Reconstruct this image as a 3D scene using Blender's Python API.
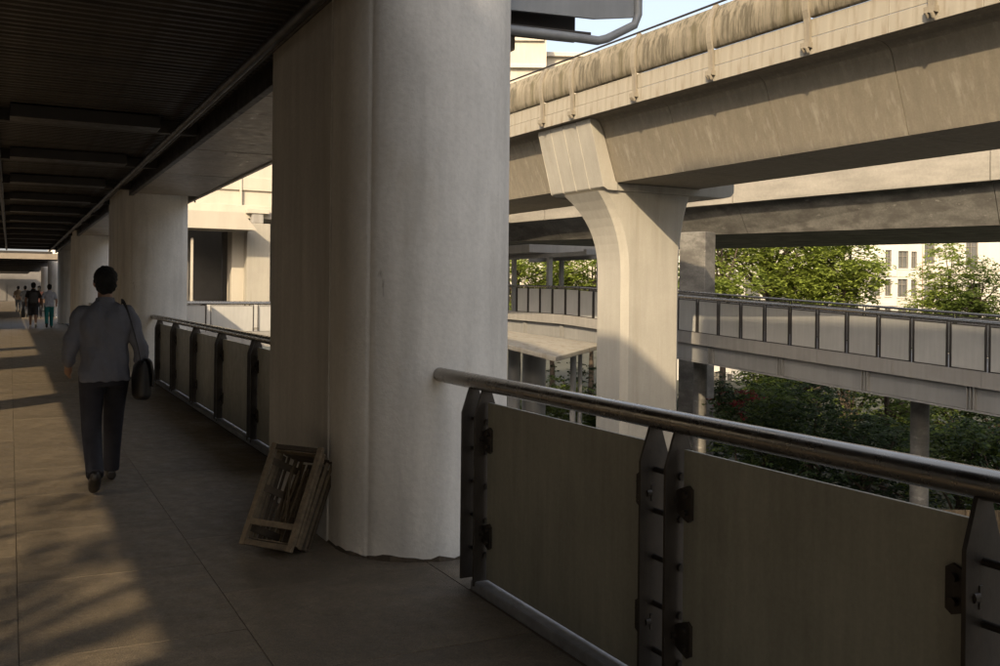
import bpy, bmesh, math, random
from mathutils import Vector, Matrix
random.seed(7)
for o in list(bpy.data.objects): bpy.data.objects.remove(o)
S = bpy.context.scene; COL = S.collection
# ------------------------------------------------------------------ camera
F, CX, CY, H = 972., 500., 293., 1.57
YAW, ROLL = math.radians(26.75), math.radians(.6)
cam = bpy.data.cameras.new('camera'); camo = bpy.data.objects.new('camera', cam); COL.objects.link(camo)
cam.sensor_width = 36; cam.lens = F / 1000 * 36; cam.shift_y = -.04; cam.clip_end = 2000; cam.clip_start = .05
camo.matrix_world = Matrix.Translation((0, 0, H)) @ Matrix.Rotation(-YAW, 4, 'Z') @ Matrix.Rotation(math.pi / 2, 4, 'X') @ Matrix.Rotation(ROLL, 4, 'Z')
S.camera = camo
# ------------------------------------------------------------------ world, sun, exposure
SX, SY = .70, .714                    # horizontal travel of the sunlight
EL = math.atan(.762 * SX)
w = bpy.data.worlds.new('World'); S.world = w; w.use_nodes = True
nt = w.node_tree; bg = nt.nodes['Background']
sky = nt.nodes.new('ShaderNodeTexSky'); sky.sky_type = 'NISHITA'; sky.sun_disc = False
sky.sun_elevation = EL; sky.sun_rotation = math.atan2(-SX, -SY)
sky.dust_density = 6.0; sky.air_density = 1.0; sky.ozone_density = 1.0
hz = nt.nodes.new('ShaderNodeMix'); hz.data_type = 'RGBA'; hz.blend_type = 'ADD'; hz.inputs[0].default_value = 1.0   # evenly hazy white sky on top of the clear one
hz.inputs[7].default_value = (2.5, 2.45, 2.38, 1); nt.links.new(sky.outputs[0], hz.inputs[6]); nt.links.new(hz.outputs[2], bg.inputs[0]); bg.inputs[1].default_value = .15
sl = bpy.data.lights.new('sun', 'SUN'); sl.energy = 4.5; sl.angle = math.radians(.6); sl.color = (1, .80, .53)
so = bpy.data.objects.new('sun', sl); COL.objects.link(so)
so.rotation_euler = Vector((SX, SY, -math.tan(EL))).to_track_quat('-Z', 'Y').to_euler(); so.location = (-30, -30, 40)
S.view_settings.view_transform = 'Standard'; S.view_settings.look = 'None'
S.view_settings.exposure = 0.36; S.view_settings.gamma = 1.0
S.render.engine = 'CYCLES'
# ------------------------------------------------------------------ pixel -> place helpers (photo is 1000 x 666)
c_, s_ = math.cos(YAW), math.sin(YAW)
def ray(px, py):
    x, y = px - CX, CY - py
    a = (x * math.cos(ROLL) - y * math.sin(ROLL)) / F; b = (x * math.sin(ROLL) + y * math.cos(ROLL)) / F
    return (s_ + c_ * a, c_ - s_ * a, b)
def atz(px, py, z): r = ray(px, py); t = (z - H) / r[2]; return Vector((r[0] * t, r[1] * t, z))
def atX(px, py, X): r = ray(px, py); t = X / r[0]; return Vector((X, r[1] * t, H + r[2] * t))
def atY(px, py, Y): r = ray(px, py); t = Y / r[1]; return Vector((r[0] * t, Y, H + r[2] * t))
def atd(px, py, d): r = ray(px, py); return Vector((r[0] * d, r[1] * d, H + r[2] * d))
# ------------------------------------------------------------------ materials
def mat(name, rough=.7, metal=0.0):
    m = bpy.data.materials.new(name); m.use_nodes = True
    n = m.node_tree.nodes; b = n['Principled BSDF']; b.inputs['Roughness'].default_value = rough; b.inputs['Metallic'].default_value = metal
    return m, m.node_tree, b
def plain(name, col, rough=.7, metal=0.0, var=.15, scale=6., bump=.0):
    return surf(name, col, rough, metal, [(scale, (1, 1, 1), var)], bump=bump)
def surf(name, col, rough=.75, metal=0., layers=(), bump=.15, bscale=40., dark=None, streak=None, roughvar=.1, objrand=0., coords='Object'):
    """base colour x noise layers (scale, axis stretch, strength); streak=(colour, axis scale, lo, hi) stains with a shape of their own"""
    m, t, b = mat(name, rough, metal); N = t.nodes.new; L = t.links.new
    tc = N('ShaderNodeTexCoord'); src = tc.outputs[coords]
    if coords == 'World':
        pass
    rgb = N('ShaderNodeRGB'); rgb.outputs[0].default_value = (*col, 1); cur = rgb.outputs[0]
    def noise(scale, st, det=5.):
        mp = N('ShaderNodeMapping'); L(src, mp.inputs[0]); mp.inputs['Scale'].default_value = [scale * k for k in st]
        nz = N('ShaderNodeTexNoise'); L(mp.outputs[0], nz.inputs['Vector']); nz.inputs['Scale'].default_value = 1; nz.inputs['Detail'].default_value = det; nz.inputs['Roughness'].default_value = .6
        return nz.outputs[0]
    for sc, st, k in layers:
        f = noise(sc, st); mr = N('ShaderNodeMapRange'); L(f, mr.inputs[0]); mr.inputs[1].default_value = .3; mr.inputs[2].default_value = .7
        mr.inputs[3].default_value = 1 - k; mr.inputs[4].default_value = 1 + k * .6
        hs = N('ShaderNodeVectorMath'); hs.operation = 'SCALE'; L(cur, hs.inputs[0]); L(mr.outputs[0], hs.inputs['Scale']); cur = hs.outputs[0]
    for stn in (streak or []):
        scol, sc, st, lo, hi = stn
        f = noise(sc, st, 6.); mr = N('ShaderNodeMapRange'); L(f, mr.inputs[0]); mr.inputs[1].default_value = lo; mr.inputs[2].default_value = hi
        mx = N('ShaderNodeMix'); mx.data_type = 'RGBA'; L(mr.outputs[0], mx.inputs[0]); L(cur, mx.inputs[6]); mx.inputs[7].default_value = (*scol, 1); cur = mx.outputs[2]
    if objrand:
        oi = N('ShaderNodeObjectInfo'); mr = N('ShaderNodeMapRange'); L(oi.outputs['Random'], mr.inputs[0]); mr.inputs[3].default_value = 1 - objrand; mr.inputs[4].default_value = 1 + objrand
        hs = N('ShaderNodeVectorMath'); hs.operation = 'SCALE'; L(cur, hs.inputs[0]); L(mr.outputs[0], hs.inputs['Scale']); cur = hs.outputs[0]
    L(cur, b.inputs['Base Color'])
    f = noise(9, (1, 1, 1)); mr = N('ShaderNodeMapRange'); L(f, mr.inputs[0]); mr.inputs[1].default_value = .3; mr.inputs[2].default_value = .7
    mr.inputs[3].default_value = max(.05, rough - roughvar); mr.inputs[4].default_value = min(1, rough + roughvar); L(mr.outputs[0], b.inputs['Roughness'])
    if bump:
        f = noise(bscale, (1, 1, 1)); bp = N('ShaderNodeBump'); L(f, bp.inputs['Height']); bp.inputs['Strength'].default_value = bump; bp.inputs['Distance'].default_value = .01; L(bp.outputs[0], b.inputs['Normal'])
    return m
def leafmat(name, col, objrand=.2):
    m, t, b = mat(name, .55); N = t.nodes.new; L = t.links.new
    ge = N('ShaderNodeNewGeometry'); mr = N('ShaderNodeMapRange'); L(ge.outputs['Random Per Island'], mr.inputs[0]); mr.inputs[3].default_value = .7; mr.inputs[4].default_value = 1.3
    hs = N('ShaderNodeVectorMath'); hs.operation = 'SCALE'; hs.inputs[0].default_value = col; L(mr.outputs[0], hs.inputs['Scale']); L(hs.outputs[0], b.inputs['Base Color'])
    tr = N('ShaderNodeBsdfTranslucent'); L(hs.outputs[0], tr.inputs[0]); mx = N('ShaderNodeMixShader'); mx.inputs[0].default_value = .45
    L(b.outputs[0], mx.inputs[1]); L(tr.outputs[0], mx.inputs[2]); L(mx.outputs[0], t.nodes['Material Output'].inputs[0])
    return m
V1 = (1, 1, 1); VS = (1, 1, .08)
M = {}
M['column'] = surf('painted_concrete', (.74, .705, .645), .8, 0, [(.5, V1, .2), (1.6, (1, 1, .35), .12), (7, VS, .1), (30, V1, .07)], .3, 30, streak=[((.42, .39, .34), 2.2, (1, 1, .12), .56, .82), ((.20, .18, .15), 9., (1, 1, .25), .69, .78), ((.16, .14, .12), 24., (1, 1, 1), .755, .775), ((.55, .50, .42), 1.3, (1, 1, .5), .55, .7)])
M['sideslab'] = surf('side_slab_concrete', (.60, .57, .52), .85, 0, [(.5, V1, .2), (2.4, (1, 1, .2), .12), (9, VS, .1), (30, V1, .08)], .35, 30, streak=[((.36, .33, .28), 2.6, (1, 1, .1), .58, .8)])
M['girder'] = surf('girder_concrete', (.245, .213, .16), .85, 0, [(.25, V1, .16), (5, (1, 1, .12), .16), (28, V1, .1)], .25, 25, streak=[((.20, .17, .13), 13., (1, 1, .035), .48, .68), ((.30, .27, .215), 6.0, (1, 1, .05), .56, .75)], objrand=.05)
M['pier'] = surf('pier_concrete', (.36, .335, .285), .8, 0, [(.6, V1, .1), (6, VS, .08), (30, V1, .05)], .12, 20, streak=[((.27, .24, .19), 2.4, (1, 1, .06), .58, .8)])
M['edge'] = surf('deck_edge_concrete', (.31, .28, .225), .8, 0, [(.6, V1, .1), (5, VS, .12)], .15, 25, streak=[((.20, .16, .11), 4, (1, 1, .2), .52, .72)])
M['parapet'] = surf('stained_parapet', (.245, .21, .15), .85, 0, [(.4, V1, .2), (9, (1, 1, .1), .2)], .25, 25, streak=[((.095, .08, .052), 13., (1, 1, .10), .44, .62), ((.12, .10, .05), 1.2, (1, 1, .5), .55, .72)], objrand=.12)
M['flyover'] = surf('weathered_concrete', (.20, .19, .17), .85, 0, [(.3, V1, .3), (2.5, (.4, .4, 1), .3), (14, V1, .2)], .4, 25, streak=[((.10, .093, .083), 2.2, (.5, .5, 1), .46, .62), ((.30, .285, .26), 5., (.5, .5, 1), .64, .72)])
M['flyover_edge'] = surf('flyover_parapet', (.26, .24, .205), .85, 0, [(.3, V1, .2), (1.5, (.3, .3, 1.6), .22), (12, V1, .1)], .2, 25)
M['walkway'] = surf('walkway_concrete', (.29, .275, .255), .85, 0, [(.6, V1, .12), (6, VS, .12)], .15, 25, streak=[((.24, .22, .19), 3., (1, 1, .12), .58, .8)])
M['steelgirder'] = surf('painted_steel_girder', (.25, .245, .235), .55, 0, [(.8, V1, .12), (5, VS, .12)], .05, 20)
M['slab'] = surf('paving_slab', (.185, .146, .099), .5, 0, [(1.1, V1, .32), (6, V1, .2), (38, V1, .28), (120, V1, .5)], .6, 140, streak=[((.075, .065, .055), 1.0, (1, 1, 1), .53, .70)], objrand=.09, roughvar=.13)
M['joint'] = plain('joint_sand', (.10, .082, .062), .9)
M['kerb'] = surf('kerb_concrete', (.30, .30, .31), .8, 0, [(3, V1, .25), (14, V1, .2)], .4, 40)
M['post'] = surf('dark_steel', (.060, .051, .043), .42, .5, [(6, V1, .25), (60, VS, .12)], .08, 60, roughvar=.14)
M['rail'] = surf('stainless_rail', (.34, .315, .28), .27, 1., [(3, V1, .10), (70, (1, .02, 1), .12)], .0, 60, roughvar=.06)
M['panel'] = surf('frosted_panel', (.385, .38, .315), .45, 0, [(.9, V1, .2), (2.2, V1, .1), (5, VS, .1), (24, VS, .12), (60, V1, .08)], .05, 80, roughvar=.15, streak=[((.06, .05, .04), 16., V1, .80, .84)])
M['panel_pale'] = surf('pale_panel', (.42, .41, .385), .5, 0, [(.9, V1, .1), (12, VS, .08)], .03, 60, objrand=.05)
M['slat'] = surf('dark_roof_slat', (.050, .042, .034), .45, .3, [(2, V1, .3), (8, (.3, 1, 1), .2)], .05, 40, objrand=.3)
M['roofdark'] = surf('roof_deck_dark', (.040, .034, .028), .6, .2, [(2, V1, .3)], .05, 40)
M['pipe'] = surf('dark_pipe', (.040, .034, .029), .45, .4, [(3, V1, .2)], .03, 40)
M['soffit'] = surf('soffit_panel', (.32, .27, .21), .36, .25, [(1.2, V1, .2), (6, (.2, 1, 1), .12)], .03, 30, objrand=.12)
M['fascia'] = surf('grey_fascia', (.24, .25, .26), .5, .2, [(1.5, V1, .15), (8, VS, .12)], .04, 30)
M['wood'] = surf('old_wood', (.15, .11, .065), .8, 0, [(8, V1, .3), (40, (1, 1, .1), .3)], .5, 60, objrand=.3)
M['wooddark'] = surf('dirty_wood', (.07, .05, .03), .85, 0, [(8, V1, .35), (40, (1, 1, .1), .3)], .5, 60, objrand=.3)
M['bark'] = surf('bark', (.075, .055, .04), .9, 0, [(3, V1, .3), (12, (1, 1, .2), .3)], .8, 20)
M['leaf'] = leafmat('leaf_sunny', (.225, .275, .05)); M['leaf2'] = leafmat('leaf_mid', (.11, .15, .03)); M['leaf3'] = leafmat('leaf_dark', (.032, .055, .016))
M['flower'] = leafmat('red_bloom', (.26, .02, .04)); M['grassleaf'] = leafmat('low_leaf', (.05, .08, .02))
M['white'] = surf('white_render', (.50, .47, .42), .85, 0, [(.15, V1, .08), (1.2, VS, .08)], .05, 10)
M['cream'] = surf('cream_concrete', (.45, .41, .34), .85, 0, [(.2, V1, .1), (2, VS, .1)], .08, 12, streak=[((.36, .31, .22), 1.1, (1, 1, .25), .66, .82)])
M['frame'] = plain('window_frame', (.16, .145, .12), .6); M['sill'] = plain('window_sill', (.5, .46, .4), .8)
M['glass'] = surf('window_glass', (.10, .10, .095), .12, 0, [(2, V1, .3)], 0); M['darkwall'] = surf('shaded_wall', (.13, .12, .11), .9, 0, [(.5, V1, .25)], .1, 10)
M['redbrick'] = plain('red_trim', (.36, .14, .08), .8)
M['ground'] = surf('street_ground', (.05, .052, .035), .9, 0, [(.2, V1, .3), (3, V1, .2)], .3, 10)
M['asphalt'] = surf('asphalt', (.05, .05, .05), .85, 0, [(.3, V1, .25), (20, V1, .2)], .3, 60)
M['paint'] = plain('road_paint', (.7, .7, .68), .7)
M['skin'] = plain('skin', (.30, .17, .11), .55); M['hair'] = plain('hair', (.008, .007, .006), .9, 0, .2, 60)
M['shirt'] = surf('grey_blue_shirt', (.15, .155, .185), .85, 0, [(30, V1, .06)], .25, 120)
M['trousers'] = surf('navy_trousers', (.016, .015, .022), .8, 0, [(8, V1, .2)], .2, 30); M['bag'] = surf('black_bag', (.012, .011, .011), .5, 0, [(8, V1, .2)], .2, 40)
M['shoe'] = plain('dark_shoe', (.02, .016, .013), .4)
def cloth(name, col): return surf(name, col, .85, 0, [(6, V1, .15)], .2, 30)
# ------------------------------------------------------------------ mesh helpers
class MB:
    def __init__(s): s.v = []; s.f = []; s.smooth = []
    def add(s, vs, fs, sm=False):
        n = len(s.v); s.v += [tuple(v) for v in vs]; s.f += [[i + n for i in f] for f in fs]; s.smooth += [sm] * len(fs); return s
    def box(s, x0, x1, y0, y1, z0, z1):
        return s.add([(x0, y0, z0), (x1, y0, z0), (x1, y1, z0), (x0, y1, z0), (x0, y0, z1), (x1, y0, z1), (x1, y1, z1), (x0, y1, z1)],
                     [(0, 3, 2, 1), (4, 5, 6, 7), (0, 1, 5, 4), (1, 2, 6, 5), (2, 3, 7, 6), (3, 0, 4, 7)])
    def bar(s, p, q, wd, th, up=(0, 0, 1)):
        p, q = Vector(p), Vector(q); d = (q - p).normalized(); a = d.cross(Vector(up))
        if a.length < 1e-4: a = d.cross(Vector((1, 0, 0)))
        a.normalize(); b = a.cross(d); a *= wd / 2; b *= th / 2
        return s.add([p - a - b, p + a - b, p + a + b, p - a + b, q - a - b, q + a - b, q + a + b, q - a + b],
                     [(0, 3, 2, 1), (4, 5, 6, 7), (0, 1, 5, 4), (1, 2, 6, 5), (2, 3, 7, 6), (3, 0, 4, 7)])
    def tube(s, pts, r, n=10, caps=True):
        pts = [Vector(p) for p in pts]; rs = r if isinstance(r, (list, tuple)) else [r] * len(pts); rings = []
        prev = None
        for i, p in enumerate(pts):
            d = (pts[min(i + 1, len(pts) - 1)] - pts[max(i - 1, 0)]).normalized()
            if prev is None:
                a = d.cross(Vector((0, 0, 1)));
                if a.length < .05: a = d.cross(Vector((1, 0, 0)))
            else: a = prev - d * prev.dot(d)
            a.normalize(); prev = a; b = d.cross(a)
            rings.append([p + (a * math.cos(2 * math.pi * k / n) + b * math.sin(2 * math.pi * k / n)) * rs[i] for k in range(n)])
        vs = [v for R in rings for v in R]; fs = []
        for i in range(len(rings) - 1):
            for k in range(n): fs.append((i * n + k, i * n + (k + 1) % n, (i + 1) * n + (k + 1) % n, (i + 1) * n + k))
        s.add(vs, fs, True)
        if caps: s.add(rings[0], [tuple(range(n))[::-1]]); s.add(rings[-1], [tuple(range(n))])
        return s
    def prism(s, prof, fn, t0, t1, sm=False, caps=True):
        """profile [(a,b)] swept from t0 to t1; fn(a,b,t) -> point"""
        n = len(prof); vs = [fn(a, b, t0) for a, b in prof] + [fn(a, b, t1) for a, b in prof]
        s.add(vs, [(k, (k + 1) % n, n + (k + 1) % n, n + k) for k in range(n)], sm)
        if caps: s.add(vs[:n], [tuple(range(n))[::-1]]); s.add(vs[n:], [tuple(range(n))])
        return s
    def ell(s, c, r, rot=None, nu=14, nv=9):
        c = Vector(c); vs = []; fs = []
        for j in range(nv + 1):
            th = math.pi * j / nv
            for i in range(nu):
                ph = 2 * math.pi * i / nu; p = Vector((r[0] * math.sin(th) * math.cos(ph), r[1] * math.sin(th) * math.sin(ph), r[2] * math.cos(th)))
                if rot: p = rot @ p
                vs.append(c + p)
        for j in range(nv):
            for i in range(nu): fs.append((j * nu + i, (j + 1) * nu + i, (j + 1) * nu + (i + 1) % nu, j * nu + (i + 1) % nu))
        return s.add(vs, fs, True)
    def build(s, name, m, parent=None, bevel=0.):
        me = bpy.data.meshes.new(name); me.from_pydata(s.v, [], s.f)
        for p, sm in zip(me.polygons, s.smooth): p.use_smooth = sm
        bm = bmesh.new(); bm.from_mesh(me); bmesh.ops.recalc_face_normals(bm, faces=bm.faces)
        if bevel:
            bmesh.ops.remove_doubles(bm, verts=bm.verts, dist=1e-5)
            es = [e for e in bm.edges if len(e.link_faces) == 2 and e.calc_face_angle(0) > .6]
            bmesh.ops.bevel(bm, geom=es, offset=bevel, segments=2, profile=.6, affect='EDGES', clamp_overlap=True)
        bm.to_mesh(me); bm.free()
        me.materials.append(m if not isinstance(m, str) else M[m])
        o = bpy.data.objects.new(name, me); COL.objects.link(o)
        if parent: o.parent = parent
        return o
def tag(o, label=None, cat=None, group=None, kind=None):
    for k, v in (('label', label), ('category', cat), ('group', group), ('kind', kind)):
        if v: o[k] = v
    return o
def empty(name, label, cat, loc=(0, 0, 0), rz=0, group=None):
    o = bpy.data.objects.new(name, None); COL.objects.link(o); o.location = loc; o.rotation_euler[2] = rz
    o.empty_display_size = .2
    return tag(o, label, cat, group)
def inst(src, name, parent, loc=(0, 0, 0), rot=None):
    o = src.copy(); o.name = name; COL.objects.link(o); o.parent = parent; o.location = loc
    if rot is not None: o.rotation_euler = rot
    return o
def struct(name, mb, m, bevel=0., **k):
    o = mb.build(name, m, None, bevel); o['kind'] = 'structure'; return o
def catmull(p, n=8):
    p = [Vector(q) for q in p]; out = []
    for i in range(len(p) - 1):
        a, b, c, d = p[max(i - 1, 0)], p[i], p[i + 1], p[min(i + 2, len(p) - 1)]
        for k in range(n):
            t = k / n; out.append(.5 * ((2 * b) + (c - a) * t + (2 * a - 5 * b + 4 * c - d) * t * t + (-a + 3 * b - 3 * c + d) * t ** 3))
    out.append(p[-1]); return out
GZ = -6.5
# ================================================================== SETTING: ground and road
struct('ground', MB().add([(-400, -200, GZ), (600, -200, GZ), (600, 900, GZ), (-400, 900, GZ)], [(0, 1, 2, 3)]), 'ground')
struct('road', MB().box(5.2, 12.4, -80, 300, GZ - .05, GZ + .004), 'asphalt')
struct('pavement', MB().box(12.6, 24, -80, 300, GZ - .05, GZ + .13), 'walkway', .0)
for k in range(14):
    o = struct('lane_marking', MB().box(8.7, 8.85, -12 + k * 6, -9 + k * 6, GZ + .004, GZ + .008), 'paint'); o['kind'] = 'structure'
# ================================================================== walkway floor
XL, XR = -3.5, 2.18
wf = struct('walkway_floor', MB().box(XL, 2.40, -6, 130, -.55, -.0045), 'joint')
SWX, SWY = .95, 1.2
slabs = {}
xs = [(-2.84, -1.86), (-1.85, -.9), (-.9, .05), (.05, 1.0), (1.0, XR)]
def slab_mesh(wd):
    if wd not in slabs: slabs[wd] = MB().box(0, wd - .0035, 0, SWY - .0035, -.03, 0).build('paving_slab', 'slab', wf, .0015); slabs[wd].hide_render = False; slabs[wd]['fresh'] = 1
    return slabs[wd]
cnt = 0
restf = MB()
for j in range(-4, 105):
    for i, (a, b) in enumerate(xs):
        y = .35 + j * SWY + (.6 if i % 2 else 0)
        if j <= 48 and (i >= 2 or j < 12):
            src = slab_mesh(round(b - a, 3))
            if 'fresh' in src: del src['fresh']; o = src
            else: o = inst(src, 'paving_slab', wf)
            o.location = (a, y, random.uniform(-.0015, .0015)); cnt += 1
        else: restf.box(a, b - .006, y, y + SWY - .006, -.03, 0)
restf.box(XL, -2.845, -5, 130, -.03, 0)
tag(restf.build('paving_slab_field', 'slab', wf), kind='stuff')
kb = MB()
for a, b in ((-6, 4.66), (7.5, 17.95), (21.7, 32.9), (35.7, 46.7), (49.5, 130)): kb.box(2.19, 2.40, a, b, -.004, .055)
st_ = MB()
for a, b in ((4.665, 7.495), (17.955, 21.695), (32.905, 35.695), (46.705, 49.495)): st_.box(2.184, 2.40, a, b, -.004, -.001)
struct('walkway_floor_strip', st_, 'slab')
struct('walkway_kerb', kb, 'kerb', .012)
struct('walkway_edge_beam', MB().box(2.405, 2.60, -6, 130, -.9, .03), 'walkway', .01)
# ================================================================== columns
def rr_profile(x0, x1, y0, y1, rn, rb, grooves=()):
    """plan of a column: round near end (radius rn), tighter back corners (rb), thin vertical form joints"""
    pts = []
    def arc(cx, cy, r, a0, a1, n):
        for k in range(n + 1):
            a = math.radians(a0 + (a1 - a0) * k / n); pts.append((cx + r * math.cos(a), cy + r * math.sin(a)))
    arc(x0 + rn, y0 + rn, rn, 180, 270, 18)
    q = [math.radians(214 + d) for d in (-1.2, 0, 1.2)]; pts[:] = [p for p in pts if not 212.5 < (math.degrees(math.atan2(p[1] - y0 - rn, p[0] - x0 - rn)) % 360) < 215.5]; k_ = sum(1 for p in pts if (math.degrees(math.atan2(p[1] - y0 - rn, p[0] - x0 - rn)) % 360) < 214)
    for i_, a_ in enumerate(q): pts.insert(k_ + i_, (x0 + rn + (rn - (.005 if i_ == 1 else 0)) * math.cos(a_), y0 + rn + (rn - (.005 if i_ == 1 else 0)) * math.sin(a_)))
    pts.pop(); arc(x1 - rn, y0 + rn, rn, 270, 360, 18)
    arc(x1 - rb, y1 - rb, rb, 0, 90, 6); arc(x0 + rb, y1 - rb, rb, 90, 180, 6)
    for gy in sorted(grooves, reverse=True): pts += [(x0, gy + .012), (x0 + .008, gy), (x0, gy - .012)]
    return pts
def column(y0, y1, label, x0=1.80, x1=2.90, ztop=3.9, grooves=(), slab_y=None):
    e = empty('concrete_column', label, 'column', ((x0 + x1) / 2, y0, GZ), 0, 'columns along the walkway')
    mb = MB(); prof = rr_profile(x0, x1, y0, y1, .55, .16, grooves)
    mb.prism(prof, lambda a, b, t: (a - (x0 + x1) / 2, b - y0, t - GZ), GZ, ztop, True)
    sh = mb.build('shaft', 'column', e)
    if slab_y: MB().box(x0 - .013 - (x0 + x1) / 2, x0 + .05 - (x0 + x1) / 2, slab_y - y0, y1 + .012 - y0, -GZ - .005, ztop - GZ).build('side_slab', 'sideslab', e, .006)  # added side slab in a darker, browner tone than the shaft
    # rough mortar skirt where the column meets the floor
    sk = MB(); n = 64; cx, r = 0, .55; rs = random.Random(int(y0 * 10)); ring0 = []; ring1 = []
    pr = rr_profile(x0, x1, y0, y1, .55, .16)
    for k, (a, b) in enumerate(pr):
        j = rs.uniform(.006, .03); h = rs.uniform(.008, .035)
        dx, dy = a - (x0 + x1) / 2, b - (y0 + y1) / 2; l = math.hypot(dx, dy)
        ring0.append((dx + dx / l * j, b - y0 + dy / l * j, -GZ - .01)); ring1.append((dx + dx / l * .002, b - y0 + dy / l * .002, -GZ + h))
    m = len(pr); sk.add(ring0 + ring1, [(k, (k + 1) % m, m + (k + 1) % m, m + k) for k in range(m)])
    sk.build('mortar_skirt', 'wooddark', e)
    return e
column(5.22, 7.45, 'nearest massive concrete column behind the wooden crate', slab_y=5.93)
column(18.0, 21.6, 'second concrete column, rising right of the walking man', grooves=(18.9,))
column(33.0, 35.6, 'third concrete column seen just left above the man', grooves=(33.8,))
column(46.8, 49.4, 'narrow-looking far concrete column beside the pair of pedestrians', x0=1.95, x1=3.0)
column(60, 62.5, 'fifth concrete column in the dim end of the walkway', x0=1.95, x1=3.0)
column(74, 76.5, 'farthest concrete column in the dim end of the walkway', x0=1.95, x1=3.0)
# left row (outside the picture): their shadows cross the floor
for k, y in enumerate((-6.2, 11.35, 24.5)):
    e = empty('roof_pillar', ['left roof pillar behind the camera', 'left roof pillar whose shadow bands the sunlit floor', 'left roof pillar farther along the walkway edge'][k], 'pillar', (-3.3, y, GZ), 0, 'pillars on the left edge')
    MB().tube([(0, 0, 0), (0, 0, 3.4 - GZ)], .42, 24).build('shaft', 'column', e); MB().tube([(0, 0, -GZ), (0, 0, -GZ + .08)], .46, 24).build('base_ring', 'kerb', e)
# ================================================================== railings
_post = _rung = _brk = None
def make_post_mesh():
    mb = MB(); wd, th, h = .138, .014, 1.0
    prof = [(-wd / 2, 0), (wd / 2, 0), (wd / 2, h - .105), (wd * .17, h + .035), (-wd * .17, h + .035), (-wd / 2, h - .105)]
    mb.prism(prof, lambda a, b, t: (a, t, b), -th / 2, th / 2)
    return mb
def bracket_mb():
    mb = MB(); prof = [(.0, -.03), (.035, -.05), (.085, -.068), (.105, -.055), (.105, .055), (.085, .068), (.035, .05), (0, .03)]
    mb.prism(prof, lambda a, b, t: (t, a, b), -.006, .006)
    for z in (-.032, .032): mb.tube([(-.006, .075, z), (-.02, .075, z)], .012, 8)
    mb.tube([(-.004, .01, 0), (-.026, .01, 0)], .016, 8)
    return mb
def railing(label, X, pairs, y0, y1, zf=lambda y: 0., panelmat='panel', rungs=True, fine=True, gap=.16, rail_r=.042, group=None, postw=1., side=-1, ends=True):
    """posts stand in twin plates across the railing line, panels hang between them, one round handrail on top"""
    pairs = sorted(pairs); e = empty('railing', label, 'railing', (X, y0, zf(y0)), 0, group); o0 = Vector((X, y0, zf(y0)))
    n = max(2, int(abs(y1 - y0) / 2)); pts = [Vector((X, y0 + (y1 - y0) * k / n, zf(y0 + (y1 - y0) * k / n) + 1.09)) - o0 for k in range(n + 1)]
    MB().tube(pts, rail_r, 20 if fine else 8).build('handrail', 'rail', e)
    pm = None; rm = None; bm_ = None
    for i, yc in enumerate(pairs):
        for s in (-1, 1):
            y = yc + s * gap / 2
            p = Vector((X, y, zf(y) + .03)) - o0
            if pm is None: pm = make_post_mesh().build('post', 'post', e, .0015 if fine else 0); pm.location = p; po = pm
            else: po = inst(pm, 'post', e, p)
            po.scale = (postw, 1, 1)
            if rungs and s == -1:
                for z in (.16, .34, .52, .70, .86):
                    if rm is None: rm = MB().tube([(0, 0, 0), (0, gap, 0)], .0115, 8).tube([(0, -.02, 0), (0, -.006, 0)], .016, 8).build('rung', 'post', po); rm.location = (0, 0, z)
                    else: inst(rm, 'rung', po, (0, 0, z))
    for i in range(len(pairs) - 1):
        a, b = pairs[i] + gap / 2 + .035, pairs[i + 1] - gap / 2 - .035
        za, zb = zf(a) - o0.z, zf(b) - o0.z; t = .007
        mb = MB().add([(-t, a - y0, za + .07), (t, a - y0, za + .07), (t, b - y0, zb + .07), (-t, b - y0, zb + .07), (-t, a - y0, za + .995), (t, a - y0, za + .995), (t, b - y0, zb + .995), (-t, b - y0, zb + .995)],
                      [(0, 3, 2, 1), (4, 5, 6, 7), (0, 1, 5, 4), (1, 2, 6, 5), (2, 3, 7, 6), (3, 0, 4, 7)])
        pn = mb.build('panel', panelmat, e)
        if not fine:
            for zq in (.045, 1.0): MB().add([(-.02, a - y0, za + zq), (.02, a - y0, za + zq), (.02, b - y0, zb + zq), (-.02, b - y0, zb + zq), (-.02, a - y0, za + zq + .022), (.02, a - y0, za + zq + .022), (.02, b - y0, zb + zq + .022), (-.02, b - y0, zb + zq + .022)], [(0, 3, 2, 1), (4, 5, 6, 7), (0, 1, 5, 4), (1, 2, 6, 5), (2, 3, 7, 6), (3, 0, 4, 7)]).build('frame_strip', 'post', pn)
            continue
        for (yy, sg) in ((a - .045, 1), (b + .045, -1)):
            for z in (.30, .80):
                zz = (za if sg == 1 else zb) + z; loc = (-.013, yy - y0, zz)
                if bm_ is None: bm_ = bracket_mb().build('bracket', 'post', pn); br = bm_; br.location = loc
                else: br = inst(bm_, 'bracket', pn, loc)
                br.scale = (1, sg, 1)
    return e
RX = 2.25
railing('near railing of dark posts and grey-green panels in front of nearest column', RX, [4.69, 3.03, 1.60, .1, -1.5, -3.1], 5.26, -4)
railing('dark railing running between the nearest column and second column', RX, [8.2, 10.0, 11.8, 13.58, 15.4, 17.15], 7.40, 18.05)
railing('distant railing beyond the second column toward the third', RX, [22.4, 24.2, 26, 27.8, 29.6, 31.4], 21.5, 33.1, rungs=False)
railing('left-hand railing along the sunny edge of the walkway', -3.35, [-2 + 1.8 * k for k in range(12)], -4, 20, rungs=False)
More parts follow.
